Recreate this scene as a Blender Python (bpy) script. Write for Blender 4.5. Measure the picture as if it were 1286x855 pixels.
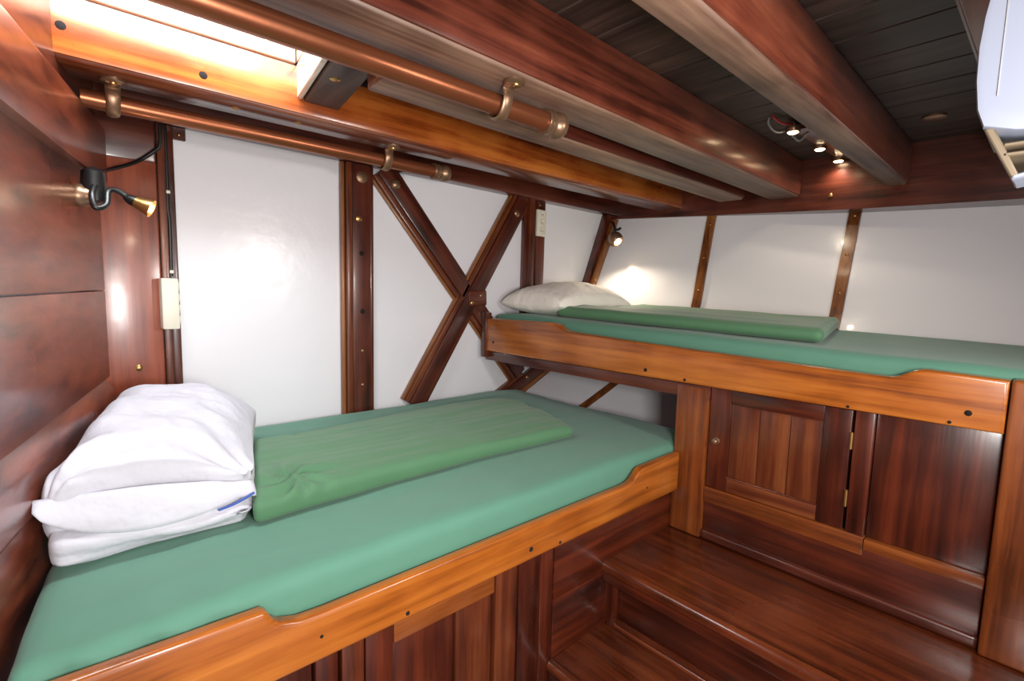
import bpy, bmesh, math, random
from mathutils import Vector, Matrix, noise
random.seed(7)
scene = bpy.context.scene
for o in list(bpy.data.objects): bpy.data.objects.remove(o)
C = scene.collection

# All layout numbers are in cabin units: 1 unit = S metres, measured from the camera station, z shifted so the cabin sole is 0
S = 0.52
ZC = 2.42
def P(x, y, z): return Vector((x*S, y*S, (z+ZC)*S))

# ------------------------------------------------------------------ camera
cam_d = bpy.data.cameras.new('camera'); cam = bpy.data.objects.new('camera', cam_d); C.objects.link(cam)
cam_d.sensor_width = 36.0; cam_d.lens = 17.316; cam_d.clip_start = 0.02
rot = Matrix(((0.74468, 0.04897, -0.66562), (-0.66698, 0.09264, -0.73931), (0.02546, 0.99450, 0.10162)))
cam.matrix_world = Matrix.Translation(P(0, 0, 0)) @ rot.to_4x4()
scene.camera = cam

# ------------------------------------------------------------------ world, lights, exposure
w = bpy.data.worlds.new('world'); scene.world = w; w.use_nodes = True
bg = w.node_tree.nodes['Background']; bg.inputs[0].default_value = (0.95, 0.965, 1.0, 1); bg.inputs[1].default_value = 1.2
scene.view_settings.view_transform = 'Standard'; scene.view_settings.look = 'None'
scene.view_settings.exposure = 0.45; scene.view_settings.gamma = 1.0; scene.view_settings.use_curve_mapping = False

def area(name, loc, target, sx, sy, power, col=(1, 1, 1)):
    l = bpy.data.lights.new(name, 'AREA'); l.shape = 'RECTANGLE'; l.size = sx*S; l.size_y = sy*S
    l.energy = power; l.color = col
    o = bpy.data.objects.new(name, l); C.objects.link(o); o.location = P(*loc)
    d = P(*target) - P(*loc); o.rotation_euler = d.to_track_quat('-Z', 'Y').to_euler()
    return o
def point(name, loc, power, r, col=(1, 1, 1)):
    l = bpy.data.lights.new(name, 'POINT'); l.energy = power; l.color = col; l.shadow_soft_size = r
    o = bpy.data.objects.new(name, l); C.objects.link(o); o.location = P(*loc); return o
def spot(name, loc, target, power, ang, r, col=(1, 1, 1), blend=0.6):
    l = bpy.data.lights.new(name, 'SPOT'); l.energy = power; l.color = col; l.shadow_soft_size = r
    l.spot_size = math.radians(ang); l.spot_blend = blend
    o = bpy.data.objects.new(name, l); C.objects.link(o); o.location = P(*loc)
    d = P(*target) - P(*loc); o.rotation_euler = d.to_track_quat('-Z', 'Y').to_euler(); return o

area('skylight_daylight', (0.33, 2.34, 1.70), (0.42, 2.90, 1.0), 1.1, 0.6, 14, (0.90, 0.95, 1.0))
area('camera_fill', (0.30, -0.45, -0.10), (2.8, 3.0, 0.0), 0.5, 0.5, 17, (1.0, 0.965, 0.93))  # added unseen fill light near the camera, brightens the hull under the bunk
area('cabin_wall_light', (2.32, -1.05, 0.38), (1.7, 3.6, 0.2), 0.3, 0.3, 8, (1.0, 0.95, 0.9)).data.shape = 'DISK'

# ------------------------------------------------------------------ materials
def lin(h):
    h = h.lstrip('#'); v = [int(h[i:i+2], 16)/255 for i in (0, 2, 4)]
    return tuple(x/12.92 if x <= 0.04045 else ((x+0.055)/1.055)**2.4 for x in v) + (1,)
MATS = {}
def newmat(name):
    m = bpy.data.materials.new(name); m.use_nodes = True
    nt = m.node_tree; b = nt.nodes['Principled BSDF']
    return m, nt, b
def wood(kind, axis='x'):
    key = kind + '_' + axis
    if key in MATS: return MATS[key]
    spec = {  # dark grain, body, light grain, roughness, coat, wear
        'mahogany': ('#260c07', '#4c1f13', '#66301f', 0.30, 0.5),
        'wallwood': ('#471a0f', '#783620', '#94482d', 0.27, 0.6),
        'honey':    ('#6f350f', '#a05619', '#bd7029', 0.28, 0.5),
        'beamred':  ('#3a1911', '#683122', '#864731', 0.28, 0.5),
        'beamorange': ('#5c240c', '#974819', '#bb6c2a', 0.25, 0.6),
        'greyunder': ('#422a20', '#705343', '#8f705b', 0.5, 0.05),
        'darkboard': ('#25100b', '#4a1f15', '#632e1f', 0.30, 0.4),
        'lining':   ('#b08a62', '#dac8b2', '#ebe2d8', 0.25, 0.6),  # overexposed skylight daylight is painted into these pale tones
        'amber':    ('#48200c', '#763a16', '#955323', 0.28, 0.5),
        'deck':     ('#1f1613', '#3c2d27', '#574338', 0.5, 0.15),
        'cabinet':  ('#220a05', '#42180c', '#652914', 0.28, 0.5),
        'tread':    ('#301309', '#5c2813', '#783c1f', 0.22, 0.6),
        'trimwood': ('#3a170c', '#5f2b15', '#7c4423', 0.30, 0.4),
        'batten':   ('#4a230f', '#7c471f', '#996232', 0.35, 0.3),
    }[kind]
    m, nt, b = newmat('wood_' + key)
    N, L = nt.nodes, nt.links
    tc = N.new('ShaderNodeTexCoord'); mp = N.new('ShaderNodeMapping')
    oi = N.new('ShaderNodeObjectInfo')
    add = N.new('ShaderNodeVectorMath'); add.operation = 'MULTIPLY_ADD'
    L.new(oi.outputs['Random'], add.inputs[0]); add.inputs[1].default_value = (7.3, 4.1, 9.7)
    L.new(tc.outputs['Object'], add.inputs[2]); L.new(add.outputs[0], mp.inputs['Vector'])
    s = {'x': (1.8, 34, 34), 'y': (34, 1.8, 34), 'z': (34, 34, 1.8)}[axis]
    mp.inputs['Scale'].default_value = s
    n1 = N.new('ShaderNodeTexNoise'); n1.inputs['Scale'].default_value = 1.0; n1.inputs['Detail'].default_value = 7
    n1.inputs['Roughness'].default_value = 0.62; n1.inputs['Distortion'].default_value = 0.15
    L.new(mp.outputs[0], n1.inputs['Vector'])
    n2 = N.new('ShaderNodeTexNoise'); n2.inputs['Scale'].default_value = 5.0; n2.inputs['Detail'].default_value = 3
    L.new(add.outputs[0], n2.inputs['Vector'])
    mix = N.new('ShaderNodeMath'); mix.operation = 'MULTIPLY_ADD'
    L.new(n2.outputs['Fac'], mix.inputs[0]); mix.inputs[1].default_value = 0.45
    L.new(n1.outputs['Fac'], mix.inputs[2])
    sub = N.new('ShaderNodeMath'); sub.operation = 'ADD'; L.new(mix.outputs[0], sub.inputs[0])
    rr = N.new('ShaderNodeMath'); rr.operation = 'MULTIPLY_ADD'; L.new(oi.outputs['Random'], rr.inputs[0])
    rr.inputs[1].default_value = 0.10; rr.inputs[2].default_value = -0.275; L.new(rr.outputs[0], sub.inputs[1])
    cr = N.new('ShaderNodeValToRGB'); e = cr.color_ramp.elements
    e[0].position = 0.28; e[0].color = lin(spec[0]); e[1].position = 0.72; e[1].color = lin(spec[2])
    k = e.new(0.48); k.color = lin(spec[1])
    L.new(sub.outputs[0], cr.inputs['Fac']); L.new(cr.outputs['Color'], b.inputs['Base Color'])
    bp = N.new('ShaderNodeBump'); bp.inputs['Strength'].default_value = 0.12; bp.inputs['Distance'].default_value = 0.004
    L.new(mix.outputs[0], bp.inputs['Height']); L.new(bp.outputs[0], b.inputs['Normal'])
    # roughness varies softly
    mr = N.new('ShaderNodeMapRange'); mr.inputs['To Min'].default_value = spec[3]-0.08; mr.inputs['To Max'].default_value = spec[3]+0.14
    L.new(n2.outputs['Fac'], mr.inputs['Value']); L.new(mr.outputs[0], b.inputs['Roughness'])
    b.inputs['Coat Weight'].default_value = spec[4]; b.inputs['Coat Roughness'].default_value = 0.18
    # slow undulation in the varnish
    n3 = N.new('ShaderNodeTexNoise'); n3.inputs['Scale'].default_value = 9.0; n3.inputs['Detail'].default_value = 2
    L.new(tc.outputs['Object'], n3.inputs['Vector'])
    b2 = N.new('ShaderNodeBump'); b2.inputs['Strength'].default_value = 0.10; b2.inputs['Distance'].default_value = 0.01
    L.new(n3.outputs['Fac'], b2.inputs['Height']); L.new(b2.outputs[0], b.inputs['Coat Normal'])
    MATS[key] = m; return m
def plain(name, col, rough=0.5, metal=0.0, bump=None, coat=0.0, var=0.0, emit=None, sheen=0.0):
    if name in MATS: return MATS[name]
    m, nt, b = newmat(name); N, L = nt.nodes, nt.links
    b.inputs['Base Color'].default_value = lin(col); b.inputs['Roughness'].default_value = rough
    b.inputs['Metallic'].default_value = metal; b.inputs['Coat Weight'].default_value = coat
    b.inputs['Sheen Weight'].default_value = sheen
    tc = N.new('ShaderNodeTexCoord')
    if var:
        n = N.new('ShaderNodeTexNoise'); n.inputs['Scale'].default_value = 14; n.inputs['Detail'].default_value = 4
        L.new(tc.outputs['Object'], n.inputs['Vector'])
        h = N.new('ShaderNodeHueSaturation'); h.inputs['Color'].default_value = lin(col)
        mr = N.new('ShaderNodeMapRange'); mr.inputs['To Min'].default_value = 1-var; mr.inputs['To Max'].default_value = 1+var
        L.new(n.outputs['Fac'], mr.inputs['Value']); L.new(mr.outputs[0], h.inputs['Value']); L.new(h.outputs[0], b.inputs['Base Color'])
    if bump:
        n = N.new('ShaderNodeTexNoise'); n.inputs['Scale'].default_value = bump[0]; n.inputs['Detail'].default_value = 3
        L.new(tc.outputs['Object'], n.inputs['Vector'])
        bp = N.new('ShaderNodeBump'); bp.inputs['Strength'].default_value = bump[1]; bp.inputs['Distance'].default_value = bump[2]
        L.new(n.outputs['Fac'], bp.inputs['Height']); L.new(bp.outputs[0], b.inputs['Normal'])
    if emit:
        b.inputs['Emission Color'].default_value = lin(emit[0]); b.inputs['Emission Strength'].default_value = emit[1]
    MATS[name] = m; return m
WHITE = plain('white_gloss_paint', '#e2e0e4', 0.25, bump=(14, 0.13, 0.012), coat=0.3)
GREEN = plain('green_cotton', '#52836e', 0.75, bump=(900, 0.15, 0.001), var=0.06, sheen=0.15)
GREEN2 = plain('green_cotton_cover', '#4b7653', 0.75, bump=(900, 0.15, 0.001), var=0.06, sheen=0.15)
LINEN = plain('white_linen', '#c6c5ce', 0.8, bump=(16, 0.55, 0.018), sheen=0.1)
LINEN_LAMPLIT = plain('white_linen_lamplit', '#f0eadf', 0.8, bump=(16, 0.55, 0.018), sheen=0.1)  # lighter, warmer linen copy; reading-lamp glow is painted into the colour
BRASS = plain('brass', '#b98f58', 0.3, 0.9, var=0.1)
COPPER = plain('copper_pipe', '#96583a', 0.32, 0.75, bump=(30, 0.08, 0.003), var=0.15)
BRONZE = plain('bronze_fitting', '#8c6d55', 0.35, 0.7, var=0.2)
BLACK = plain('black_plastic', '#151414', 0.35)
CREAM = plain('cream_plastic', '#d8d2c0', 0.4)
DARKHOLE = plain('dark_plug', '#120805', 0.95)
UNITW = plain('white_plastic', '#8a90a0', 0.4)
TAN = plain('tan_plastic', '#6e604d', 0.5)
BULB = plain('lit_bulb', '#fff2d8', 0.4, emit=('#ffe2b0', 14))
LED = plain('lit_led', '#fff0d0', 0.4, emit=('#ffe0b0', 18))
BLUE = plain('blue_thread', '#3150a0', 0.7)
RED = plain('red_wire', '#b02018', 0.4)
GREYW = plain('grey_wire', '#8d8d90', 0.4)

# ------------------------------------------------------------------ helpers
ORG = {}
def thing(name, base, label=None, cat=None, group=None, kind=None):
    o = bpy.data.objects.new(name, None); o.empty_display_size = 0.05; C.objects.link(o)
    o.location = P(*base); ORG[o.name] = P(*base)
    if label: o['label'] = label
    if cat: o['category'] = cat
    if group: o['group'] = group
    if kind: o['kind'] = kind
    return o
def tag(o, label, cat, group=None):
    o['label'] = label; o['category'] = cat
    if group: o['group'] = group
    return o
def link_bm(name, bm, mat, parent=None, smooth=False, angle=None, units=True, origin=None):
    """bm holds absolute positions in cabin units (units=True); the object's origin goes to its base centre"""
    if units:
        for v in bm.verts: v.co = P(*v.co)
    if origin is None:
        xs = [v.co.x for v in bm.verts]; ys = [v.co.y for v in bm.verts]; zs = [v.co.z for v in bm.verts]
        origin = Vector(((min(xs)+max(xs))/2, (min(ys)+max(ys))/2, min(zs)))
    for v in bm.verts: v.co -= origin
    bmesh.ops.recalc_face_normals(bm, faces=bm.faces[:])
    me = bpy.data.meshes.new(name); bm.to_mesh(me); bm.free()
    me.materials.append(mat)
    if smooth:
        for p in me.polygons: p.use_smooth = True
    o = bpy.data.objects.new(name, me); C.objects.link(o)
    ORG[o.name] = origin
    if smooth and angle:
        me.set_sharp_from_angle(angle=math.radians(angle))
    place(o, parent)
    return o
def place(o, parent):
    g = ORG[o.name]
    if parent:
        o.parent = parent; o.location = g - ORG[parent.name]
    else:
        o.location = g
def clone(o, name, delta, parent):
    c = o.copy(); c.name = name; C.objects.link(c)
    ORG[c.name] = ORG[o.name] + Vector(delta)*S; c.parent = None; place(c, parent); return c
def bev(bm, w, seg=2, edges=None):
    if w: bmesh.ops.bevel(bm, geom=edges or bm.edges[:], offset=w, segments=seg, affect='EDGES', profile=0.6)
def hexa(name, pts, mat, parent=None, b=0.012, seg=2):
    """8 corners: bottom ring 0-3, top ring 4-7"""
    bm = bmesh.new(); v = [bm.verts.new(p) for p in pts]
    for f in ((0, 1, 2, 3), (4, 5, 6, 7), (0, 1, 5, 4), (1, 2, 6, 5), (2, 3, 7, 6), (3, 0, 4, 7)): bm.faces.new([v[i] for i in f])
    bmesh.ops.recalc_face_normals(bm, faces=bm.faces[:]); bev(bm, b, seg)
    return link_bm(name, bm, mat, parent, True, 40)
def box(name, x0, x1, y0, y1, z0, z1, mat, parent=None, b=0.012, seg=2):
    return hexa(name, [(x0, y0, z0), (x1, y0, z0), (x1, y1, z0), (x0, y1, z0), (x0, y0, z1), (x1, y0, z1), (x1, y1, z1), (x0, y1, z1)], mat, parent, b, seg)
def prism(name, poly, plane, a, bb, mat, parent=None, b=0.012, seg=2):
    """poly in the given plane ('xz','yz','xy'), extruded between a and bb on the third axis"""
    def m(p, t):
        return {'xz': (p[0], t, p[1]), 'yz': (t, p[0], p[1]), 'xy': (p[0], p[1], t)}[plane]
    bm = bmesh.new(); A = [bm.verts.new(m(p, a)) for p in poly]; B = [bm.verts.new(m(p, bb)) for p in poly]
    bm.faces.new(A); bm.faces.new(B[::-1]); n = len(poly)
    for i in range(n): bm.faces.new((A[i], A[(i+1) % n], B[(i+1) % n], B[i]))
    bmesh.ops.recalc_face_normals(bm, faces=bm.faces[:])
    if b:
        ring = [e for e in bm.edges if (e.verts[0] in A) == (e.verts[1] in A)]
        bev(bm, b, seg, ring)
    return link_bm(name, bm, mat, parent, True, 40)
def catmull(pts, n=8):
    if len(pts) < 3: return [Vector(p) for p in pts]
    p = [Vector(q) for q in pts]; p = [2*p[0]-p[1]] + p + [2*p[-1]-p[-2]]; out = []
    for i in range(1, len(p)-2):
        for k in range(n):
            t = k/n
            out.append(0.5*((2*p[i]) + (p[i+1]-p[i-1])*t + (2*p[i-1]-5*p[i]+4*p[i+1]-p[i+2])*t*t + (3*p[i]-p[i-1]-3*p[i+1]+p[i+2])*t**3))
    out.append(p[-2]); return out
def tube_bm(bm, pts, rad, seg=12, flat=None):
    rings = []; n = len(pts); up = None
    for i, q in enumerate(pts):
        d = (pts[min(i+1, n-1)] - pts[max(i-1, 0)]).normalized()
        if up is None:
            up = d.orthogonal().normalized() if flat is None else (Vector(flat) - d*d.dot(Vector(flat))).normalized()
        up = (up - d*d.dot(up)).normalized(); sd = d.cross(up)
        r = rad(i/(n-1)) if callable(rad) else rad
        ru, rs = r if isinstance(r, tuple) else (r, r)
        rings.append([bm.verts.new(q + up*ru*math.cos(a) + sd*rs*math.sin(a)) for a in [2*math.pi*k/seg for k in range(seg)]])
    for a, b in zip(rings, rings[1:]):
        for k in range(seg): bm.faces.new((a[k], a[(k+1) % seg], b[(k+1) % seg], b[k]))
    bm.faces.new(rings[0][::-1]); bm.faces.new(rings[-1])
def tube(name, pts, rad, mat, parent=None, seg=12, n=8, flat=None):
    bm = bmesh.new(); tube_bm(bm, catmull(pts, n), rad, seg, flat)
    return link_bm(name, bm, mat, parent, True, 50)
def lathe(name, base, direction, prof, mat, parent=None, seg=16, angle=45):
    """prof: (distance along direction, radius)"""
    d = Vector(direction).normalized(); u = d.orthogonal().normalized(); s = d.cross(u); base = Vector(base)
    bm = bmesh.new(); rings = []
    for t, r in prof:
        if r < 1e-5: rings.append([bm.verts.new(base + d*t)])
        else: rings.append([bm.verts.new(base + d*t + (u*math.cos(a)+s*math.sin(a))*r) for a in [2*math.pi*k/seg for k in range(seg)]])
    for a, b in zip(rings, rings[1:]):
        for k in range(seg):
            k2 = (k+1) % seg
            if len(a) == 1 and len(b) > 1: bm.faces.new((a[0], b[k], b[k2]))
            elif len(b) == 1 and len(a) > 1: bm.faces.new((a[k], a[k2], b[0]))
            elif len(a) > 1: bm.faces.new((a[k], a[k2], b[k2], b[k]))
    if len(rings[0]) > 1: bm.faces.new(rings[0][::-1])
    if len(rings[-1]) > 1: bm.faces.new(rings[-1])
    return link_bm(name, bm, mat, parent, True, angle)
def screw(p, d, parent, r=0.014, mat=None, name='screw'):
    return lathe(name, p, d, [(-0.01, r), (0.002, r), (0.006, r*0.75), (0.008, 0)], mat or BRASS, parent, 10)
def soft(name, fn, nx, ny, nz, mat, parent=None):
    """grid cube in [-1,1]^3 sent through fn -> cabin units"""
    bm = bmesh.new(); cache = {}
    def V(i, j, k):
        key = (i, j, k)
        if key not in cache: cache[key] = bm.verts.new(fn(2*i/nx-1, 2*j/ny-1, 2*k/nz-1))
        return cache[key]
    for k in (0, nz):
        for i in range(nx):
            for j in range(ny): bm.faces.new((V(i, j, k), V(i+1, j, k), V(i+1, j+1, k), V(i, j+1, k)))
    for j in (0, ny):
        for i in range(nx):
            for k in range(nz): bm.faces.new((V(i, j, k), V(i+1, j, k), V(i+1, j, k+1), V(i, j, k+1)))
    for i in (0, nx):
        for j in range(ny):
            for k in range(nz): bm.faces.new((V(i, j, k), V(i, j+1, k), V(i, j+1, k+1), V(i, j, k+1)))
    return link_bm(name, bm, mat, parent, True)
def rounded(u, v, t, hx, hy, hz, r):
    """grid cube point -> rounded box of half sizes hx, hy, hz with edge radius r"""
    p = Vector((u*hx, v*hy, t*hz)); rz = min(r, hz)
    q = Vector((max(-hx+r, min(hx-r, p.x)), max(-hy+r, min(hy-r, p.y)), max(-hz+rz, min(hz-rz, p.z))))
    d = p-q
    if d.length > 1e-6:
        d.normalize(); return q + Vector((d.x*r, d.y*r, d.z*rz))
    return p
def nz(x, y, z, s, seed=0): return noise.noise(Vector((x*s+seed, y*s+seed*1.7, z*s)))
def lerp(a, b, t): return a+(b-a)*t
def interp(tab, t):
    tab = sorted(tab)
    if t <= tab[0][0]: return tab[0][1]
    for (a, va), (b, vb) in zip(tab, tab[1:]):
        if t <= b: return lerp(va, vb, (t-a)/(b-a))
    return tab[-1][1]

# ------------------------------------------------------------------ cabin shell
CEIL = 1.28
def wl(y): return -0.645 + 0.219*y                  # inboard face of the left partition
# floor
fl = thing('floor', (1.2, 0.8, -2.42), kind='structure')
for i in range(17):
    x0 = -0.9 + i*0.28
    box('plank', x0, x0+0.274, -1.6, 3.88, -2.47, -2.42, wood('tread', 'y'), fl, 0.006, 1)

# hull side (wall_right): white panels between battens on a curved hull
HY = [-1.2, 0.1, 1.35, 2.65, 3.83]
HZ = [1.35, 0.9, 0.25, -0.25, -0.88, -1.2, -1.7]
HX = {3.83: [5.22, 5.05, 4.68, 4.42, 4.0, 3.56, 3.3], 2.65: [5.42, 5.25, 5.09, 4.94, 4.38, 4.08, 3.4],
      1.35: [5.62, 5.48, 5.25, 5.08, 4.6, 4.3, 3.6], 0.1: [5.72, 5.6, 5.36, 5.14, 4.7, 4.4, 3.7], -1.2: [5.74, 5.62, 5.38, 5.16, 4.72, 4.42, 3.7]}
def cub(ts, vs, t):
    n = len(ts)
    if t <= ts[0]: return vs[0]
    if t >= ts[-1]: return vs[-1]
    for i in range(n-1):
        if ts[i] <= t <= ts[i+1]: break
    def m(k):
        if k == 0: return (vs[1]-vs[0])/(ts[1]-ts[0])
        if k == n-1: return (vs[-1]-vs[-2])/(ts[-1]-ts[-2])
        return (vs[k+1]-vs[k-1])/(ts[k+1]-ts[k-1])
    h = ts[i+1]-ts[i]; s = (t-ts[i])/h
    return (2*s**3-3*s*s+1)*vs[i] + (s**3-2*s*s+s)*h*m(i) + (-2*s**3+3*s*s)*vs[i+1] + (s**3-s*s)*h*m(i+1)
ZS = HZ[::-1]
def hull(y, z):
    return cub(HY, [cub(ZS, HX[k][::-1], z) for k in HY], y)
wr = thing('wall_right', (5.2, 1.3, -1.7), kind='structure')
def bat_y(b, z):   # batten line at height z
    if b == 2.62: return 2.62 + max(0, (-0.25-z))*0.62
    return b
BATS = [-1.2, 0.03, 1.35, 2.62, 3.83]
def hull_patch(name, ya, yb, z0, z1, off, th, mat, parent, ny=12, nzv=16, ea=0.0, eb=0.0):
    def fn(u, v, t):
        z = lerp(z0, z1, (t+1)/2); A = bat_y(ya, z)+ea; B = bat_y(yb, z)-eb; y = lerp(A, B, (v+1)/2)
        return Vector((hull(y, z) - off + (0 if u < 0 else th), y, z))
    bm_o = soft(name, fn, 1, ny, nzv, mat, parent)
    for p in bm_o.data.polygons: p.use_smooth = True
    bm_o.data.set_sharp_from_angle(angle=math.radians(50))
    return bm_o
for a, b in zip(BATS, BATS[1:]):
    hull_patch('panel', a, b, -2.42, 1.3, 0.0, 0.05, WHITE, wr, 14, 24, 0.004, 0.004)
for b, hw in ((0.03, 0.045), (1.35, 0.046), (2.62, 0.042)):
    def fn(u, v, t, b=b, hw=hw):
        z = lerp(-1.65, 1.2, (t+1)/2); y = bat_y(b, z) + v*hw
        return Vector((hull(y, z) - (0.028 if u < 0 else -0.01), y, z))
    o = soft('batten', fn, 1, 2, 30, wood('batten', 'z'), wr); o.data.set_sharp_from_angle(angle=math.radians(50))
    for z in (0.76, 0.40, 0.05):
        screw((hull(bat_y(b, z), z)-0.03, bat_y(b, z), z), (-1, 0, 0.2), o, 0.013)

# back wall: white panels between posts
YB = 3.83
wb = thing('wall_back', (2.4, YB, -1.7), kind='structure')
cuts = [0.10, 0.53, 1.60, 1.86, 3.60, 3.80, 5.30]
for i, (a, b) in enumerate([(0.0, 0.53), (0.533, 1.72), (1.723, 3.68), (3.683, 5.4)]):
    box('panel', a, b, YB, YB+0.05, -2.42, 1.3, WHITE, wb, 0.004, 1)

# unseen bulkhead added behind the viewer to darken the right side, open to the companionway on the left
wf = thing('wall_front_shade', (3.6, -1.25, -2.42), kind='structure')
for i in range(10):
    box('plank', 1.7+i*0.405, 1.7+i*0.405+0.40, -1.30, -1.25, -2.42, 1.28, wood('wallwood', 'z'), wf, 0.006, 1)

# left partition (slightly out of square with the hull)
wlft = thing('wall_left', (wl(1.5), 1.5, -2.4), kind='structure')
def lboard(name, y0, y1, z0, z1, off0, off1, mat, parent, b=0.01, z0b=None, z1b=None, back=-0.12):
    """board against the left partition: face offset off0 at its bottom, off1 at its top"""
    return hexa(name, [(wl(y0)+back, y0, z0), (wl(y0)+off0, y0, z0), (wl(y1)+off0, y1, z0), (wl(y1)+back, y1, z0),
                       (wl(y0)+back, y0, z1), (wl(y0)+off1, y0, z1), (wl(y1)+off1, y1, z1), (wl(y1)+back, y1, z1)], mat, parent, b)
YE = 3.66
lboard('plank', -1.2, YE, -0.058, 0.56, 0, 0, wood('wallwood', 'y'), wlft, 0.006)
lboard('plank', -1.2, YE, -0.56, -0.062, 0, 0, wood('wallwood', 'y'), wlft, 0.006)
lboard('plank', -1.2, YE, -2.4, -0.62, 0, 0, wood('wallwood', 'y'), wlft, 0.006)
lboard('plank', -1.2, YE, 0.80, 1.28, 0.0, 0.0, wood('beamred', 'y'), wlft, 0.006)
lboard('rail', -1.2, YE-0.02, 0.53, 0.835, 0.045, 0.045, wood('wallwood', 'y'), wlft, 0.02, back=-0.05)
# ledge with a sloped top
hexa('ledge', [(wl(-1.2)-0.05, -1.2, -0.80), (wl(-1.2)+0.04, -1.2, -0.80), (wl(YE)+0.03, YE, -0.80), (wl(YE)-0.05, YE, -0.80),
               (wl(-1.2)-0.05, -1.2, -0.53), (wl(-1.2)+0.04, -1.2, -0.65), (wl(YE)+0.03, YE, -0.64), (wl(YE)-0.05, YE, -0.53)], wood('wallwood', 'y'), wlft, 0.02, 3)
lboard('plank', -1.2, YE-0.02, -1.5, -0.80, 0.005, 0.02, wood('wallwood', 'y'), wlft, 0.006)

# ceiling: deck planks running fore and aft, with the skylight opening left free
ce = thing('ceiling', (2.5, 1.3, CEIL), kind='structure')
HX0, HX1, HY0, HY1 = -0.35, 1.0, 1.98, 2.95
x = -0.95
while x < 5.6:
    x1 = x + 0.30
    if x1 > HX0+0.05 and x < HX1-0.05:
        segs = [(-1.3, HY0), (HY1, 3.88)]
    else: segs = [(-1.3, 3.88)]
    for a, b in segs: box('plank', x, x1-0.006, a, b, CEIL, CEIL+0.08, wood('deck', 'y'), ce, 0.006, 1)
    x = x1

# ------------------------------------------------------------------ skylight hatch
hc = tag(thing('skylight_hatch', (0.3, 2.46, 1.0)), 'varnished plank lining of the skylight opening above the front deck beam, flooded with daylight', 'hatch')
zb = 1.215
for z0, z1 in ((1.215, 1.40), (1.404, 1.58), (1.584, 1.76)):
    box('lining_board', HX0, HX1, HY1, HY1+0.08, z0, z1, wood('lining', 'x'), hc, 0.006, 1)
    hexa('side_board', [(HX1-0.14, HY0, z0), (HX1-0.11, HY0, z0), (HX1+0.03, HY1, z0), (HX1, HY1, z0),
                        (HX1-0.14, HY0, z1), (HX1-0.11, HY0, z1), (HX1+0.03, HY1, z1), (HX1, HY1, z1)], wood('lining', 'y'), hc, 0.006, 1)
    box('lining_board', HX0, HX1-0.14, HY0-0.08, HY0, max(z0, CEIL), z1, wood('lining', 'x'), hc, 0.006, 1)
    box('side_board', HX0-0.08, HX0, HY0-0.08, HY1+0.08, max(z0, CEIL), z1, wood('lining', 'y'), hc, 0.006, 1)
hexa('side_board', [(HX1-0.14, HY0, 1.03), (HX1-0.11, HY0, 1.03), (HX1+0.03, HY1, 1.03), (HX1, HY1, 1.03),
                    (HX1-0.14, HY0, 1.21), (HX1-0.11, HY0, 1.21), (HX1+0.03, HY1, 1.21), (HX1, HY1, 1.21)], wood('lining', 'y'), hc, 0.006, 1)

# ------------------------------------------------------------------ deck beams
def beam(name, x0, x1, ya0, yb0, ya1, yb1, z0, ztop, label, mat, under, holes=(), b=0.03):
    """a beam running athwart: front edge ya, back edge yb at both ends; its underside is a separate worn sole piece"""
    t = tag(thing(name, ((x0+x1)/2, (ya0+yb0)/2, z0)), label, 'beam')
    hexa('beam_body', [(x0, ya0, z0+0.012), (x1, ya1, z0+0.012), (x1, yb1, z0+0.012), (x0, yb0, z0+0.012),
                       (x0, ya0, ztop), (x1, ya1, ztop), (x1, yb1, ztop), (x0, yb0, ztop)], wood(mat, 'x'), t, b)
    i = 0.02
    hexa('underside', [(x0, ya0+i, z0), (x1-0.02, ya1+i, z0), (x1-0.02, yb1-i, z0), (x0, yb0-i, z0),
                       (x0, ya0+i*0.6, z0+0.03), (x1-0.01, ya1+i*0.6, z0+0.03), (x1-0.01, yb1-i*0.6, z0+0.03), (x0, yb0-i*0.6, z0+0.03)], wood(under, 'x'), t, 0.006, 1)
    for hx_, hz_ in holes:
        screw((hx_, lerp(ya0, ya1, (hx_-x0)/(x1-x0))+0.004, hz_), (0, -1, 0), t, 0.022, DARKHOLE, 'wood_plug')
    return t
SH = 5.16
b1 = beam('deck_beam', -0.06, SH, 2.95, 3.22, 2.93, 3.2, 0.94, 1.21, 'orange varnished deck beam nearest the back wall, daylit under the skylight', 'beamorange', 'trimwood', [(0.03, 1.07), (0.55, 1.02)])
for xx in (0.72, 1.05): screw((xx, 3.08, 0.941), (0, 0, -1), b1, 0.022)
b0 = beam('deck_beam', 1.12, 4.98, 2.15, 2.35, 2.17, 2.44, 0.94, CEIL, 'short dark deck half-beam running from the skylight carling to the hull', 'darkboard', 'greyunder')
b2 = beam('deck_beam', -0.7, SH+0.02, 1.63, 1.94, 1.74, 2.02, 0.94, CEIL, 'wide reddish deck beam that carries the copper handrail', 'beamred', 'greyunder')
b3 = beam('deck_beam', -0.6, SH, 0.82, 1.02, 0.93, 1.09, 0.94, CEIL, 'worn red deck beam with pale brown underside beside the ceiling spotlights', 'beamred', 'greyunder')
b4 = beam('deck_beam', -0.6, SH, 0.06, 0.325, 0.06, 0.33, 0.94, CEIL, 'dark brown deck beam behind the white unit at the right edge', 'darkboard', 'darkboard')
cr_ = tag(thing('skylight_carling', (1.0, 2.45, 1.02)), 'short dark timber at the skylight edge joining two deck beams', 'beam')
hexa('timber', [(0.895, 1.97, 1.02), (1.09, 1.97, 1.02), (1.235, 2.945, 1.02), (1.035, 2.945, 1.02),
                (0.90, 1.97, CEIL), (1.07, 1.97, CEIL), (1.235, 2.945, CEIL), (1.04, 2.945, CEIL)], wood('deck', 'y'), cr_, 0.012)
screw((1.04, 2.52, 1.02), (0, 0, -1), cr_, 0.028)
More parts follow.
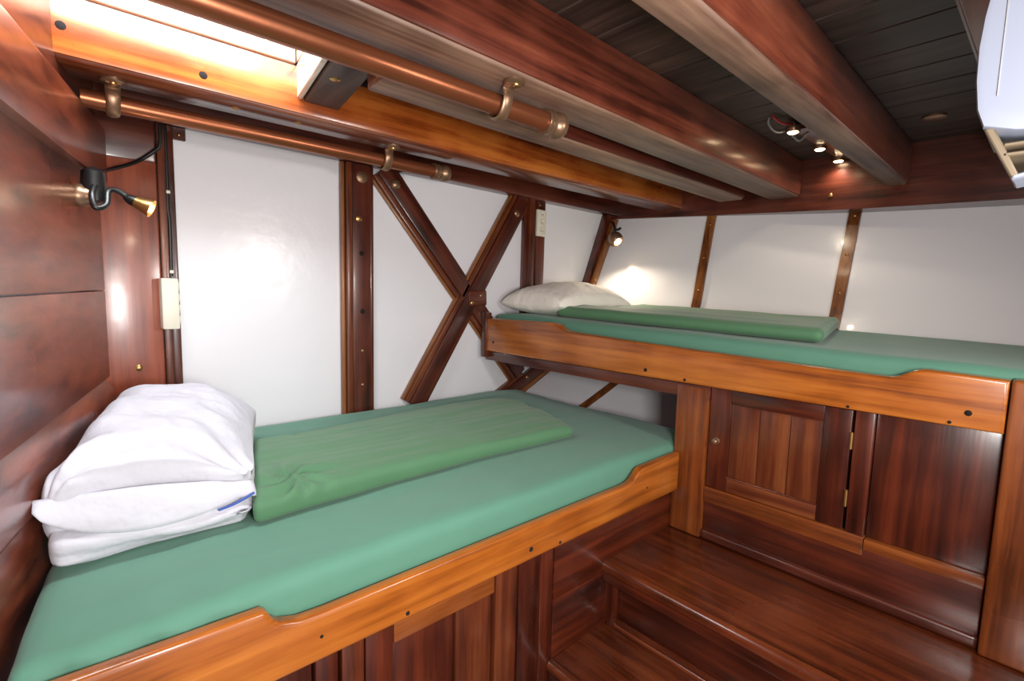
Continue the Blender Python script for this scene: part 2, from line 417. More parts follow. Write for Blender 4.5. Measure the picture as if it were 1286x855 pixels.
# shelf along the hull carrying the beam ends
sh = tag(thing('beam_shelf', (5.3, 1.5, 0.76)), 'long dark mahogany shelf timber along the hull under the beam ends', 'beam')
sp = [(-1.3, 5.2, 0.745), (0.3, 5.2, 0.757), (1.26, 5.2, 0.787), (2.56, 5.18, 0.85), (3.83, 5.02, 0.90)]
bm = bmesh.new(); rings = []
for y, xi, zb_ in sp: rings.append([bm.verts.new(q) for q in ((xi, y, zb_), (xi+0.5, y, zb_), (xi+0.55, y, CEIL), (xi, y, CEIL))])
for a, b in zip(rings, rings[1:]):
    for k in range(4): bm.faces.new((a[k], a[(k+1) % 4], b[(k+1) % 4], b[k]))
bm.faces.new(rings[0]); bm.faces.new(rings[-1][::-1])
link_bm('timber', bm, wood('mahogany', 'y'), sh, True, 40)
for y in (1.5, 2.75): screw((5.195, y, 0.93), (-1, 0, 0), sh, 0.018)
# plate along the top of the back wall
wp = tag(thing('wall_plate', (2.6, 3.75, 0.95)), 'dark timber plate along the top of the white back wall', 'beam')
hexa('timber', [(0.0, 3.70, 0.965), (5.04, 3.70, 0.93), (5.04, 3.828, 0.93), (0.0, 3.828, 0.965),
                (0.0, 3.70, 1.275), (5.04, 3.70, 1.275), (5.04, 3.828, 1.275), (0.0, 3.828, 1.275)], wood('mahogany', 'x'), wp, 0.015)
box('metal_tab', 0.50, 0.60, 3.80, 3.828, 0.885, 0.962, wood('darkboard', 'x'), wp, 0.004, 1)
screw((0.565, 3.80, 0.915), (0, -1, 0), wp, 0.011)

# ------------------------------------------------------------------ posts on the back wall
def vpost(name, label, strips, z0, z1, screws=()):
    """strips: (part name, x0, x1, depth, material)"""
    t = tag(thing(name, (strips[0][1], YB, z0)), label, 'post')
    for nm, a, b, d, m in strips: box(nm, a, b, YB-d, YB-0.001, z0, z1, m, t, 0.01, 2)
    for xx, zz, d, m, r in screws: screw((xx, YB-d, zz), (0, -1, 0), t, r, m)
    return t
vpost('wall_post', 'broad flat mahogany post beside the left partition and reading lamp',
      [('post_board', 0.06, 0.435, 0.07, wood('wallwood', 'z')), ('moulding', 0.438, 0.478, 0.10, wood('trimwood', 'z')), ('edge_strip', 0.482, 0.53, 0.05, wood('mahogany', 'z'))], -1.6, 0.96,
      [(0.345, 0.47, 0.07, BRASS, 0.02), (0.30, -0.535, 0.07, BRASS, 0.02)])
hp = box('header_block', 0.02, 0.43, 3.735, 3.758, 0.71, 0.97, wood('mahogany', 'x'), None, 0.01)
tag(hp, 'short dark board across the top of the post below the pipe end', 'board')
vpost('wall_post', 'dark bolted post with orange beading standing left of the crossed braces',
      [('moulding', 1.598, 1.625, 0.05, wood('batten', 'z')), ('moulding', 1.628, 1.672, 0.085, wood('trimwood', 'z')), ('post_board', 1.676, 1.83, 0.075, wood('mahogany', 'z')), ('moulding', 1.834, 1.866, 0.05, wood('mahogany', 'z'))], -1.6, 0.95,
      [(1.755, 0.85, 0.075, BRONZE, 0.045), (1.73, 0.53, 0.075, BRASS, 0.026), (1.75, 0.26, 0.075, DARKHOLE, 0.02), (1.755, -0.2, 0.075, DARKHOLE, 0.02), (1.755, -0.52, 0.075, BRONZE, 0.016), (1.755, -0.8, 0.075, BRONZE, 0.016)])
vpost('wall_post', 'slim double-strip post with a socket strip right of the crossed braces',
      [('moulding', 3.535, 3.585, 0.05, wood('mahogany', 'z')), ('moulding', 3.588, 3.66, 0.075, wood('trimwood', 'z')), ('post_board', 3.715, 3.845, 0.045, wood('mahogany', 'z'))], -0.6, 0.95,
      [(3.76, 0.90, 0.045, BRASS, 0.014)])

# diagonal timbers: built along a local axis so the grain follows them
def diag(t, name, p0, p1, hw, d0, d1, mat, off=0.0, b=0.01, cut=None):
    a = Vector((p0[0], 0, p0[1])); c = Vector((p1[0], 0, p1[1])); d = (c-a); L_ = d.length; d.normalize(); n = Vector((-d.z, 0, d.x))
    bm = bmesh.new(); v = []
    for yy in (YB-d1, YB-d0):
        for s, q in ((0, -hw), (L_, -hw), (L_, hw), (0, hw)):
            v.append(bm.verts.new(Vector((s, yy, q+off))))
    for f in ((0, 1, 2, 3), (4, 5, 6, 7), (0, 1, 5, 4), (1, 2, 6, 5), (2, 3, 7, 6), (3, 0, 4, 7)): bm.faces.new([v[i] for i in f])
    bmesh.ops.recalc_face_normals(bm, faces=bm.faces[:]); bev(bm, b, 2)
    for q in bm.verts: q.co = Vector((q.co.x*S, (q.co.y-YB)*S, q.co.z*S))
    o = link_bm(name, bm, mat, None, True, 40, units=False, origin=Vector((0, 0, 0)))
    org = P(a.x, YB, a.z); ORG[o.name] = org
    o.rotation_euler = (0, -math.atan2(d.z, d.x), 0)
    place(o, t); return o
xb = tag(thing('cross_brace', (2.9, YB, -1.05)), 'large X-shaped mahogany brace with beaded edges on the white back wall', 'brace')
CXB = (2.905, -0.085)
# arm from upper left to lower right, and arm from upper right to lower left
for p0, p1, d in (((1.955, 0.96), (3.53, -0.88), 0.07), ((2.25, -1.05), (3.50, 0.93), 0.085)):
    diag(xb, 'arm', p0, p1, 0.072, 0.002, d, wood('mahogany', 'x'))
    sgn = 1 if p1[1] > p0[1] else -1
    diag(xb, 'beading', p0, p1, 0.022, 0.002, d-0.015, wood('trimwood', 'x'), 0.096*sgn)
    diag(xb, 'beading', p0, p1, 0.012, 0.002, d-0.035, wood('batten', 'x'), 0.131*sgn)
    diag(xb, 'beading', p0, p1, 0.016, 0.002, d-0.03, wood('mahogany', 'x'), -0.09*sgn)
diag(xb, 'centre_plate', (2.80, -0.09), (3.02, -0.08), 0.075, 0.07, 0.098, wood('mahogany', 'x'), b=0.02)
for q, r, m in (((2.845, -0.13), 0.02, BRASS), ((2.95, -0.06), 0.018, BRONZE)): screw((q[0], YB-0.098, q[1]), (0, -1, 0), xb, r, m)
for q in ((2.05, 0.84), (3.40, 0.77)):
    lathe('bolt', (q[0], YB-0.075, q[1]), (0, -1, 0), [(-0.02, 0.045), (0.0, 0.045), (0.012, 0.035), (0.02, 0.02), (0.024, 0)], BRONZE, xb, 8)
kb = tag(thing('lower_brace', (3.7, YB, -1.2)), 'short diagonal brace below the upper bunk at the corner of back wall and hull', 'brace')
diag(kb, 'arm', (3.0, -1.251), (4.02, -0.741), 0.055, 0.002, 0.075, wood('mahogany', 'x'))
diag(kb, 'beading', (3.0, -1.251), (3.60, -0.951), 0.02, 0.002, 0.06, wood('trimwood', 'x'), 0.078)
diag(kb, 'beading', (3.0, -1.251), (4.02, -0.741), 0.026, 0.002, 0.085, wood('batten', 'x'), -0.084)
lathe('bolt', (3.62, YB-0.075, -0.925), (0, -1, 0), [(-0.02, 0.035), (0.0, 0.035), (0.014, 0.02), (0.018, 0)], BRONZE, kb, 8)
# corner timber between back wall and hull, above the upper bunk
cp = tag(thing('corner_timber', (4.7, 3.78, -0.25)), 'leaning brown corner timber behind the upper bunk reading lamp', 'post')
hexa('timber', [(4.39, 3.74, -0.25), (4.47, 3.74, -0.25), (4.47, 3.829, -0.25), (4.39, 3.829, -0.25),
                (4.86, 3.74, 0.93), (4.99, 3.74, 0.93), (4.99, 3.829, 0.93), (4.86, 3.829, 0.93)], wood('mahogany', 'z'), cp, 0.012)
hexa('batten', [(4.41, 3.68, -0.25), (4.47, 3.68, -0.25), (4.47, 3.738, -0.25), (4.41, 3.738, -0.25),
                (4.92, 3.68, 0.88), (5.01, 3.68, 0.88), (5.01, 3.738, 0.88), (4.92, 3.738, 0.88)], wood('batten', 'z'), cp, 0.01)
screw((4.60, 3.675, 0.14), (0, -1, 0), cp, 0.014)

# ------------------------------------------------------------------ lower bunk
YF = 1.62
lbk = tag(thing('lower_bunk', (1.4, 1.69, -2.42)), 'lower bunk with honey-coloured scalloped front board and panelled mahogany base', 'bunk')
def arc(x0, z0, x1, z1, n=6, kind='s'):
    out = []
    for i in range(n+1):
        t = i/n; s = (1-math.cos(math.pi*t))/2
        out.append((lerp(x0, x1, t), lerp(z0, z1, s)))
    return out
LFT = wl(YF)+0.03
poly = [(LFT, -1.31), (3.0, -1.315), (3.0, -1.055), (2.60, -1.06)]
poly += [(2.56, -1.062), (2.53, -1.075), (2.50, -1.10), (2.47, -1.122), (2.43, -1.132), (2.38, -1.135)]
poly += [(0.62, -1.135), (0.53, -1.13), (0.47, -1.112), (0.445, -1.09), (0.43, -1.062), (0.415, -1.05), (LFT, -1.035)]
fb = prism('front_board', poly, 'xz', YF, 1.675, wood('honey', 'x'), lbk, 0.018, 3)
for xx, zz, r in ((0.94, -1.285, 0.010), (1.62, -1.255, 0.014), (1.83, -1.29, 0.009), (0.60, -1.22, 0.007), (2.62, -1.2, 0.006)):
    screw((xx, YF+0.003, zz), (0, -1, 0), fb, r, DARKHOLE, 'wood_plug')
BY = 1.69
box('backing', LFT, 2.98, 1.76, 1.80, -2.42, -1.31, wood('cabinet', 'z'), lbk, 0.004, 1)
for nm, a, b, y0, z0, z1, m in (
        ('stile', -0.24, 0.02, BY, -2.40, -1.30, 'cabinet'), ('panel_board', 0.025, 0.28, BY+0.03, -2.38, -1.30, 'cabinet'), ('panel_board', 0.284, 0.60, BY+0.03, -2.38, -1.30, 'cabinet'),
        ('stile', 0.605, 0.69, BY+0.01, -2.40, -1.30, 'cabinet'), ('stile', 0.70, 0.79, BY, -2.40, -1.30, 'trimwood'), ('stile', 0.795, 0.915, BY, -2.40, -1.30, 'cabinet'),
        ('panel_board', 0.92, 1.24, BY+0.04, -2.38, -1.46, 'cabinet'), ('panel_board', 1.245, 1.455, BY+0.025, -2.38, -1.46, 'trimwood'),
        ('stile', 1.46, 1.60, BY, -2.40, -1.30, 'trimwood'), ('stile', 1.61, 1.76, BY, -2.40, -1.30, 'cabinet'), ('stile', 1.764, 1.86, BY, -2.40, -1.30, 'cabinet')):
    box(nm, a, b, y0, 1.755, z0, z1, wood(m, 'z'), lbk, 0.008)
box('rail', 0.92, 1.455, BY+0.005, 1.755, -1.45, -1.30, wood('amber', 'x'), lbk, 0.008)
for z0, z1 in ((-2.0, -1.66), (-1.655, -1.30)):
    box('side_panel', 1.865, 3.12, BY-0.004, 1.755, z0, z1, wood('cabinet', 'x'), lbk, 0.006)

# steps up to the upper bunk
st = tag(thing('bunk_steps', (2.4, 0.7, -2.42)), 'two glossy mahogany steps with rounded nosings below the upper bunk', 'steps')
SN = -1.25
def step(xn, xb_, z, zbelow, rx):
    box('tread', xn+0.04, xb_, SN, BY+0.03, z-0.055, z, wood('tread', 'y'), st, 0.006)
    n = tube('nosing', [(xn+0.035, SN, z-0.030), (xn+0.035, BY-0.004, z-0.030)], (0.036, 0.036), wood('tread', 'y'), st, 16)
    box('nosing_board', xn+0.012, xn+0.05, SN, BY-0.002, z-0.115, z-0.03, wood('cabinet', 'y'), st, 0.012)
    box('riser', rx, rx+0.03, SN, BY+0.004, zbelow, z-0.06, wood('cabinet', 'y'), st, 0.005)
step(2.285, 3.25, -1.6, -2.0, 2.37)
step(1.83, 2.40, -2.0, -2.42, 1.90)
box('riser_panel_moulding', 2.345, 2.37, SN, BY-0.06, -1.985, -1.945, wood('tread', 'y'), st, 0.012)
box('corner_stile', 2.335, 2.37, BY-0.075, BY+0.002, -1.99, -1.70, wood('cabinet', 'z'), st, 0.008)
tube('cove_moulding', [(2.36, SN, -1.995), (2.36, BY-0.02, -1.995)], 0.022, wood('tread', 'y'), st, 10)

# ------------------------------------------------------------------ upper bunk with cabinet
XC = 3.03
ub = tag(thing('upper_bunk', (3.1, 1.8, -1.6)), 'upper bunk with honey-coloured front board over a mahogany locker', 'bunk')
poly = [(3.715, -0.595), (0.12, -0.572), (0.12, -0.335), (0.40, -0.325)]
poly += [(0.425, -0.327), (0.45, -0.337), (0.48, -0.355), (0.51, -0.372), (0.55, -0.38), (0.62, -0.38), (1.2, -0.365), (2.0, -0.345), (2.66, -0.322), (2.70, -0.318), (2.735, -0.305), (2.77, -0.285), (2.80, -0.27), (2.84, -0.262), (3.705, -0.277)]
ubf = prism('front_board', poly, 'yz', XC-0.03, XC+0.06, wood('honey', 'y'), ub, 0.016, 3)
for y, z, r in ((3.60, -0.50, 0.012), (1.92, -0.535, 0.014), (1.62, -0.56, 0.010), (0.70, -0.56, 0.008), (0.24, -0.50, 0.014), (0.3, -0.555, 0.008)):
    screw((XC-0.028, y, z), (-1, 0, 0), ubf, r, DARKHOLE, 'wood_plug')
prism('lower_rail', [(3.74, -0.60), (1.46, -0.585), (1.46, -0.675), (3.74, -0.685)], 'yz', XC+0.0, XC+0.09, wood('mahogany', 'y'), ub, 0.008)
box('bunk_bottom', XC+0.09, 4.3, -0.4, 3.72, -0.66, -0.60, wood('darkboard', 'y'), ub, 0.006)
box('end_cleat', XC-0.05, XC+0.03, 3.70, 3.757, -0.655, -0.22, wood('trimwood', 'z'), ub, 0.01)
box('end_board', XC+0.07, 4.35, 3.725, 3.757, -0.64, -0.30, wood('mahogany', 'x'), ub, 0.006)
# locker front
box('post', XC-0.005, XC+0.10, 1.465, 1.684, -1.598, -0.60, wood('amber', 'z'), ub, 0.012)
box('backing', XC+0.10, XC+0.12, 0.10, 1.47, -1.6, -0.575, wood('cabinet', 'z'), ub, 0.004, 1)
box('side_panel', XC+0.10, 3.9, 1.60, 1.635, -1.6, -0.66, wood('cabinet', 'x'), ub, 0.004, 1)
dr = box('door', XC+0.045, XC+0.07, 0.685, 1.455, -1.24, -0.585, wood('cabinet', 'z'), ub, 0.006)
for nm, y0, y1, z0, z1, x0, m, ax in (
        ('door_stile', 1.325, 1.455, -1.24, -0.585, XC+0.018, 'cabinet', 'z'), ('door_stile', 0.685, 0.815, -1.24, -0.585, XC+0.018, 'cabinet', 'z'),
        ('door_rail', 0.815, 1.325, -0.675, -0.585, XC+0.02, 'cabinet', 'y'), ('door_rail', 0.815, 1.325, -1.24, -1.155, XC+0.02, 'trimwood', 'y'),
        ('door_board', 1.155, 1.325, -1.155, -0.675, XC+0.036, 'trimwood', 'z'), ('door_board', 0.985, 1.152, -1.155, -0.675, XC+0.036, 'trimwood', 'z'), ('door_board', 0.815, 0.982, -1.155, -0.675, XC+0.036, 'trimwood', 'z')):
    box(nm, x0, XC+0.05, y0, y1, z0, z1, wood(m, ax), dr, 0.006)
tube('door_beading', [(XC+0.03, 0.815, -1.152), (XC+0.03, 1.325, -1.152)], 0.007, wood('tread', 'y'), dr, 8)
lathe('knob', (XC+0.018, 1.40, -0.925), (-1, 0, 0), [(0, 0.022), (0.006, 0.022), (0.01, 0.010), (0.025, 0.010), (0.03, 0.018), (0.042, 0.018), (0.048, 0.008), (0.049, 0)], BRONZE, dr)
for z in (-0.745, -1.06):
    tube('hinge', [(XC+0.012, 0.68, z-0.045), (XC+0.012, 0.68, z+0.045)], 0.009, BRASS, dr, 8)
box('stile', XC+0.015, XC+0.10, 0.588, 0.672, -1.244, -0.58, wood('cabinet', 'z'), ub, 0.008)
box('locker_panel', XC+0.05, XC+0.10, 0.12, 0.584, -1.25, -0.58, wood('cabinet', 'z'), ub, 0.004)
box('rail', XC+0.012, XC+0.10, 0.586, 1.463, -1.345, -1.245, wood('amber', 'y'), ub, 0.008)
box('rail', XC+0.012, XC+0.10, 0.12, 0.584, -1.310, -1.252, wood('amber', 'y'), ub, 0.008)
box('kick_board', XC+0.03, XC+0.10, 0.12, 1.463, -1.60, -1.31, wood('cabinet', 'y'), ub, 0.008)
box('skirting', XC-0.0, XC+0.05, 0.117, 1.463, -1.598, -1.535, wood('mahogany', 'y'), ub, 0.02, 3)
box('end_post', XC-0.03, XC+0.10, -0.06, 0.115, -1.598, -0.33, wood('amber', 'z'), ub, 0.014, 3)
box('end_panel', XC-0.01, XC+0.10, -1.2, -0.065, -1.598, -0.35, wood('cabinet', 'z'), ub, 0.008)

# ------------------------------------------------------------------ mattresses
def mtop_u(y): return -0.30 + 0.0225*y
def mat_low(u, v, t):
    hx, hy, hz = 1.80, 1.027, 0.15
    p = rounded(u, v, t, hx, hy, hz, 0.055)
    yy = 2.714 + p.y; x0 = wl(yy)+0.035+0.10*max(0, 2.3-yy); x1 = 3.44
    xx = lerp(x0, x1, (p.x+hx)/(2*hx)); zz = -1.15 + p.z
    if t > -0.5:
        fr = max(0, (2.0-yy)/0.35); zz -= 0.012*fr*fr        # crown falls to the front edge
        zz += 0.012*nz(xx, yy, 0, 1.3) + 0.006*nz(xx*1.0, yy*3, 0, 2.5, 3)
        ec = max(0, (xx-2.9)/0.55); zz -= 0.03*ec*ec
        if yy < 1.95:   # diagonal gathers at the head end of the front face
            g = max(0, min(1, (0.75-xx)/0.7)); s = (xx*0.8+zz*1.3)
            yy -= 0.012*g*math.sin(s*46+3*nz(xx, zz, 0, 4)) * (1 if v < 0 else 0)
    return Vector((xx, yy, zz))
m1 = soft('mattress', mat_low, 110, 70, 10, GREEN)
tag(m1, 'wide mattress in a green fitted sheet on the lower bunk', 'mattress')
def mat_up(u, v, t):
    hx, hy, hz = 1.0, 2.03, 0.135
    p = rounded(u, v, t, hx, hy, hz, 0.06)
    yy = 1.70 + p.y; x0 = 3.115; top = mtop_u(yy)
    x1 = hull(max(min(yy, 3.8), -0.3), top-0.02)-0.04 if t > -0.2 else hull(min(yy, 3.8), -0.5)-0.10
    xx = lerp(x0, x1, (p.x+hx)/(2*hx)); zz = top - hz + p.z + 0.008*nz(xx, yy, 0, 2.0)
    if zz < -0.55: zz = max(zz, -0.592)
    if yy > 3.35: zz -= 0.02*((yy-3.35)/0.35)**2 if t > 0 else 0
    return Vector((xx, yy, zz))
m2 = soft('mattress', mat_up, 40, 90, 8, GREEN)
tag(m2, 'narrow mattress in a green fitted sheet on the upper bunk', 'mattress')

# ------------------------------------------------------------------ folded covers
def cov_low(u, v, t):
    hx, hy, hz = 1.06, 0.60, 0.04
    p = rounded(u, v, t, hx, hy, hz, 0.04)
    f = (p.x+hx)/(2*hx); g = (p.y+hy)/(2*hy)
    xa = lerp(0.515, 0.75, g); xb2 = lerp(2.52, 2.80, g) ; xx = lerp(xa, xb2, f)
    ya = 2.13 + 0.05*math.sin(f*3.0) + 0.012*nz(xx, 0, 0, 3); yb = lerp(3.03, 3.16, math.sin(f*2.2)); yy = lerp(ya, yb, g)
    zz = -1.0 + 0.046 + p.z
    if t > -0.3:
        zz += 0.035*math.sin(min(1, max(0, g))*math.pi)**0.6 + 0.02*(1-f) + 0.014*nz(xx*0.6, yy*2.5, 0, 2.2, 5) + 0.006*nz(xx*1.2, yy*7, 0, 2.5, 9)
        zz -= 0.03*max(0, (f-0.85)/0.15)**2*0.6
        d = math.hypot(xx-0.72, yy-2.25); zz += 0.02*math.exp(-(d/0.16)**2)*math.sin(math.atan2(yy-2.25, xx-0.72)*7+d*20)
        zz -= 0.02*math.exp(-((xx-0.95)/0.015)**2)*max(0, (g-0.75)/0.25)
    zz += 0.012*nz(xx, yy, 0, 1.3)
    return Vector((xx, yy, zz))
q1 = soft('folded_cover', cov_low, 120, 60, 6, GREEN2)
tag(q1, 'green folded duvet cover lying flat on the lower bunk beside the big pillow', 'duvet')
def cov_up(u, v, t):
    hx, hy, hz = 0.55, 1.05, 0.048
    p = rounded(u, v, t, hx, hy, hz, 0.045)
    f = (p.y+hy)/(2*hy); g = (p.x+hx)/(2*hx)
    yy = lerp(0.93, 3.05, f) + 0.36*g*(1-f); x0 = lerp(3.33, 3.26, f)
    x1 = hull(yy, mtop_u(yy)+0.05)-0.10; xx = lerp(x0, x1, g)
    zz = mtop_u(yy) + 0.053 + p.z
    if t > -0.3:
        zz += 0.012*nz(xx*3, yy*0.8, 0, 2.4, 2) + 0.012*math.sin(g*math.pi) + 0.008*math.sin(g*9+1.5*nz(xx, yy, 0, 1.5))*(0.4+0.6*f)
    return Vector((xx, yy, zz))
q2 = soft('folded_cover', cov_up, 50, 110, 6, GREEN2)
tag(q2, 'green folded duvet cover lying along the upper bunk', 'duvet')

# ------------------------------------------------------------------ pillows
def pillow_fn(cx, cy, hx, hy, zb, zt, skew, seed, lean=0.0, wr_=1.0, pw=2.4, pin=0.10):
    def fn(u, v, t):
        r = max(abs(u), abs(v), abs(t)); d = Vector((u, v, t)).normalized()*r if r else Vector((0, 0, 0))
        # squircle outline with pinched corners
        def se(a, n): return math.copysign(abs(a)**n, a)
        k = (abs(u)**6+abs(v)**6)**(1/6) if (u or v) else 0
        m = max(abs(u), abs(v)); q = (m/k) if k else 1
        uu, vv = u*(0.5+0.5*q), v*(0.5+0.5*q)
        edge = (max(0, 1-abs(u)**pw)*max(0, 1-abs(v)**pw))**0.45
        if abs(t) < 0.999 and (abs(u) > 0.999 or abs(v) > 0.999): edge = 0
        uu *= 1-pin*(1-abs(v)**2)*abs(u)**4*0.6; vv *= 1-pin*(1-abs(u)**2)*abs(v)**4*0.6
        y = cy+vv*hy; x = cx+uu*hx+skew*(y-cy)
        mid = lerp(zb, zt, 0.36)
        z = mid + (t*edge)*((zt-mid) if t > 0 else (mid-zb)) + t*0.012
        rad = math.atan2(v, u)
        wv = math.sin(rad*24+3.0*nz(u, v, 0, 2.2, seed))*max(0, m-0.4)*(1-m)*0.05*(0.65+0.35*u) + 0.02*nz(x, y, t, 2.2, seed) + 0.012*nz(x*1.5, y*3, t, 4.5, seed+4)
        z += wr_*wv*edge*(1 if t > 0 else 0.1)
        z += lean*uu
        z = max(z, zb+0.0)
        return Vector((x, y, z))
    return fn

# lower bunk pillow: doubled over, its open pillowcase end towards the viewer
pl = tag(thing('pillow', (0.3, 2.75, -1.0)), 'big plump white pillow doubled over at the head of the lower bunk', 'pillow')
def big(u, v, t):
    hx, hy, hz = 0.40, 0.62, 0.185
    p = rounded(u, v, t, hx, hy, hz, 0.15)
    uu, vv, tt = p.x/hx, p.y/hy, p.z/hz
    # corners pull out, sides pull in
    px = p.x*(1-0.05*(1-vv*vv)*abs(uu)); py = p.y*(1-0.03*(1-uu*uu)*abs(vv))
    yy = 2.80+py; xx = lerp(wl(yy)+0.045-(0.03 if yy < 2.4 else 0)*(2.4-yy)/0.2*abs(uu), 0.55+0.265*(yy-2.2), (px/hx+1)/2)
    crown = (1-abs(uu)**2.4)**0.5 if abs(uu) < 1 else 0
    zz = -0.80 + p.z
    if tt > -0.2:
        k = max(0, tt)
        top = -0.655 + 0.055*(1-vv*vv) + 0.05*(vv+1)*0.5 - 0.11*max(0, uu)**2 - 0.05*uu - 0.05*max(0, -uu)**4
        zz = lerp(-0.80, top, k) if k > 0 else zz
        zz += k*(0.030*nz(xx, yy, 0, 2.5, 2)+0.018*nz(xx*1.6, yy, 0, 5, 6)+0.008*nz(xx+yy*0.8, yy*0.4-xx, 0, 12, 3))
        # folds radiating from the near corners
        for cxx, sg in ((-0.1, 1), (0.58, -1)):
            d = math.hypot(xx-cxx, (yy-2.2)); a = math.atan2(yy-2.2, (xx-cxx)*sg)
            zz += k*0.022*math.exp(-(d/0.3)**2)*math.sin(a*9+1)
    if v < -0.9 and tt < 0.7 and tt > -0.6:
        yy += 0.05*(1-uu*uu)*(1-abs(tt))       # mouth of the case sinks in
    return Vector((xx, yy, zz))
soft('pillowcase', big, 60, 80, 16, LINEN, pl)
def under(u, v, t):
    hx, hy, hz = 0.375, 0.60, 0.07
    p = rounded(u, v, t, hx, hy, hz, 0.06)
    yy = 2.79+p.y; xx = lerp(wl(yy)+0.06, 0.525+0.25*(yy-2.2), (p.x/hx+1)/2)
    zz = -0.925+p.z*1.0
    if v < -0.5: yy += -0.03*math.sin((t+1)*1.4) + 0.02*nz(xx*2, 0, zz*9, 3, 5) + 0.012*math.sin(zz*90+5*nz(xx, 0, 0, 4, 2))
    zz += 0.02*nz(xx, yy, 0, 3, 8)*(1 if t > 0 else 0) - (0.02 if t > 0 else 0)*u
    return Vector((xx, yy, max(zz, -0.992)))
soft('folded_half', under, 50, 50, 8, LINEN, pl)
# hanging lip of the open case end
bm = bmesh.new(); rows = []
NL, NK = 36, 8
for k in range(NK+1):
    g = k/NK; row = []
    for i in range(NL+1):
        f = i/NL; xx = lerp(-0.125, 0.545, f); sag = math.sin(f*math.pi)
        ztop = lerp(-0.745, -0.835, f) + 0.03*sag
        zbot = lerp(-0.77, -0.885, f) - 0.085*math.sin(min(1, f*1.12)**0.75*math.pi)**0.8
        zz = lerp(ztop, zbot, g)
        yy = 2.205 - 0.045*math.sin(g*1.57) + 0.03*(1-sag) + 0.006*nz(xx, zz*3, 0, 7)
        row.append(bm.verts.new((xx, yy, zz)))
    rows.append(row)
for k in range(NK+1):        # inner skin gives the lip its thickness
    pass
for a, b in zip(rows, rows[1:]):
    for i in range(NL): bm.faces.new((a[i], a[i+1], b[i+1], b[i]))
lip = link_bm('pillowcase_lip', bm, LINEN, pl, True)
sm = lip.modifiers.new('thickness', 'SOLIDIFY'); sm.thickness = 0.006; sm.offset = 0
tube('blue_stitching', [(0.40, 2.152, -0.895), (0.45, 2.156, -0.888), (0.50, 2.164, -0.876), (0.535, 2.175, -0.866)], 0.005, BLUE, pl, 6)

p2 = soft('pillow', pillow_fn(3.74, 3.34, 0.56, 0.42, -0.235, 0.085, 0.0, 11, 0.0, 1.0, 2.2, 0.12), 64, 56, 8, LINEN_LAMPLIT)
tag(p2, 'lamplit white pillow lying at the head of the upper bunk', 'pillow')

# ------------------------------------------------------------------ copper handrails under the beams
def rail(x0, x1, y, z, r, hooks, label, hook_top, left_end):
    t = tag(thing('handrail', ((x0+x1)/2, y, z-r)), label, 'handrail', 'copper handrails under the deck beams')
    tube('rod', [(x0, y, z), (x1, y, z)], r, COPPER, t, 20)
    f = lathe('finial', (x1-0.02, y, z), (1, 0, 0), [(0, r*1.02), (0.0, r*1.25), (0.012, r*1.32), (0.022, r*1.25), (0.026, r*1.08), (0.034, r*1.08), (0.04, r*1.28), (0.05, r*1.3), (0.058, r*1.1), (0.066, r*1.0),
                                                       (0.075, r*1.15), (0.09, r*1.36), (0.11, r*1.4), (0.13, r*1.25), (0.145, r*0.9), (0.152, r*0.45), (0.154, 0)], BRONZE, t, 20)
    for hx_ in hooks:
        top = hook_top-0.003; R = r+0.012
        pts = [(hx_, y-R-0.06, top-0.012), (hx_, y-R-0.005, top-0.018), (hx_, y-R-0.008, z+0.02), (hx_, y-R*0.92, z-R*0.35), (hx_, y-R*0.45, z-R*0.93), (hx_, y+0.01, z-R), (hx_, y+R*0.75, z-R*0.7), (hx_, y+R*1.05, z-0.005)]
        h = tube('hook', pts, lambda s: (0.010, 0.032-0.008*s), BRONZE, t, 12, 6, flat=(0, -1, 0.3))
        lathe('hook_plate', (hx_, y-R-0.045, top+0.004), (0, 0, -1), [(0, 0.05), (0.012, 0.05), (0.018, 0.04), (0.02, 0)], BRONZE, t, 14)
        screw((hx_, y-R-0.055, top-0.02), (0, 0, -1), t, 0.016)
    return t
rail(0.085, 2.06, 3.19, 0.858, 0.043, (0.205, 1.66), 'copper handrail on two hooks close to the white back wall', 0.94, True)
rail(-0.55, 1.86, 1.85, 0.86, 0.048, (1.545,), 'thick copper handrail hanging under the wide reddish deck beam', 0.94, False)

# ------------------------------------------------------------------ reading lamps, sockets, cables
rl = tag(thing('reading_lamp', (wl(3.45)+0.06, 3.45, 0.36)), 'black gooseneck reading lamp with lit brass head by the left partition', 'lamp')
bx_, by_ = wl(3.20), 3.20
lathe('wall_mount', (bx_, by_, 0.40), (1, -0.22, 0), [(0, 0.055), (0.02, 0.055), (0.03, 0.045), (0.06, 0.042), (0.065, 0.035), (0.075, 0)], BRONZE, rl)
lathe('swivel_base', (bx_+0.06, by_, 0.37), (0, 0, 1), [(0, 0.02), (0.01, 0.045), (0.08, 0.05), (0.15, 0.045), (0.17, 0.02), (0.172, 0)], BLACK, rl)
tube('gooseneck', [(bx_+0.07, by_-0.02, 0.47), (bx_+0.05, by_-0.08, 0.40), (bx_+0.06, by_-0.10, 0.34), (bx_+0.10, by_-0.08, 0.36), (bx_+0.11, by_-0.05, 0.42), (bx_+0.13, by_-0.03, 0.44), (bx_+0.165, by_-0.02, 0.433), (bx_+0.19, by_-0.02, 0.41)], 0.014, BLACK, rl, 10)
hd = Vector((0.75, -0.25, -0.35)).normalized(); hb = Vector((bx_+0.175, by_-0.018, 0.415))
lathe('lamp_neck', hb, hd, [(0, 0.012), (0.02, 0.024), (0.05, 0.028)], BLACK, rl)
lathe('lamp_head', hb+hd*0.045, hd, [(0, 0.027), (0.03, 0.034), (0.07, 0.046), (0.078, 0.046), (0.072, 0.040), (0.05, 0.03)], BRASS, rl)
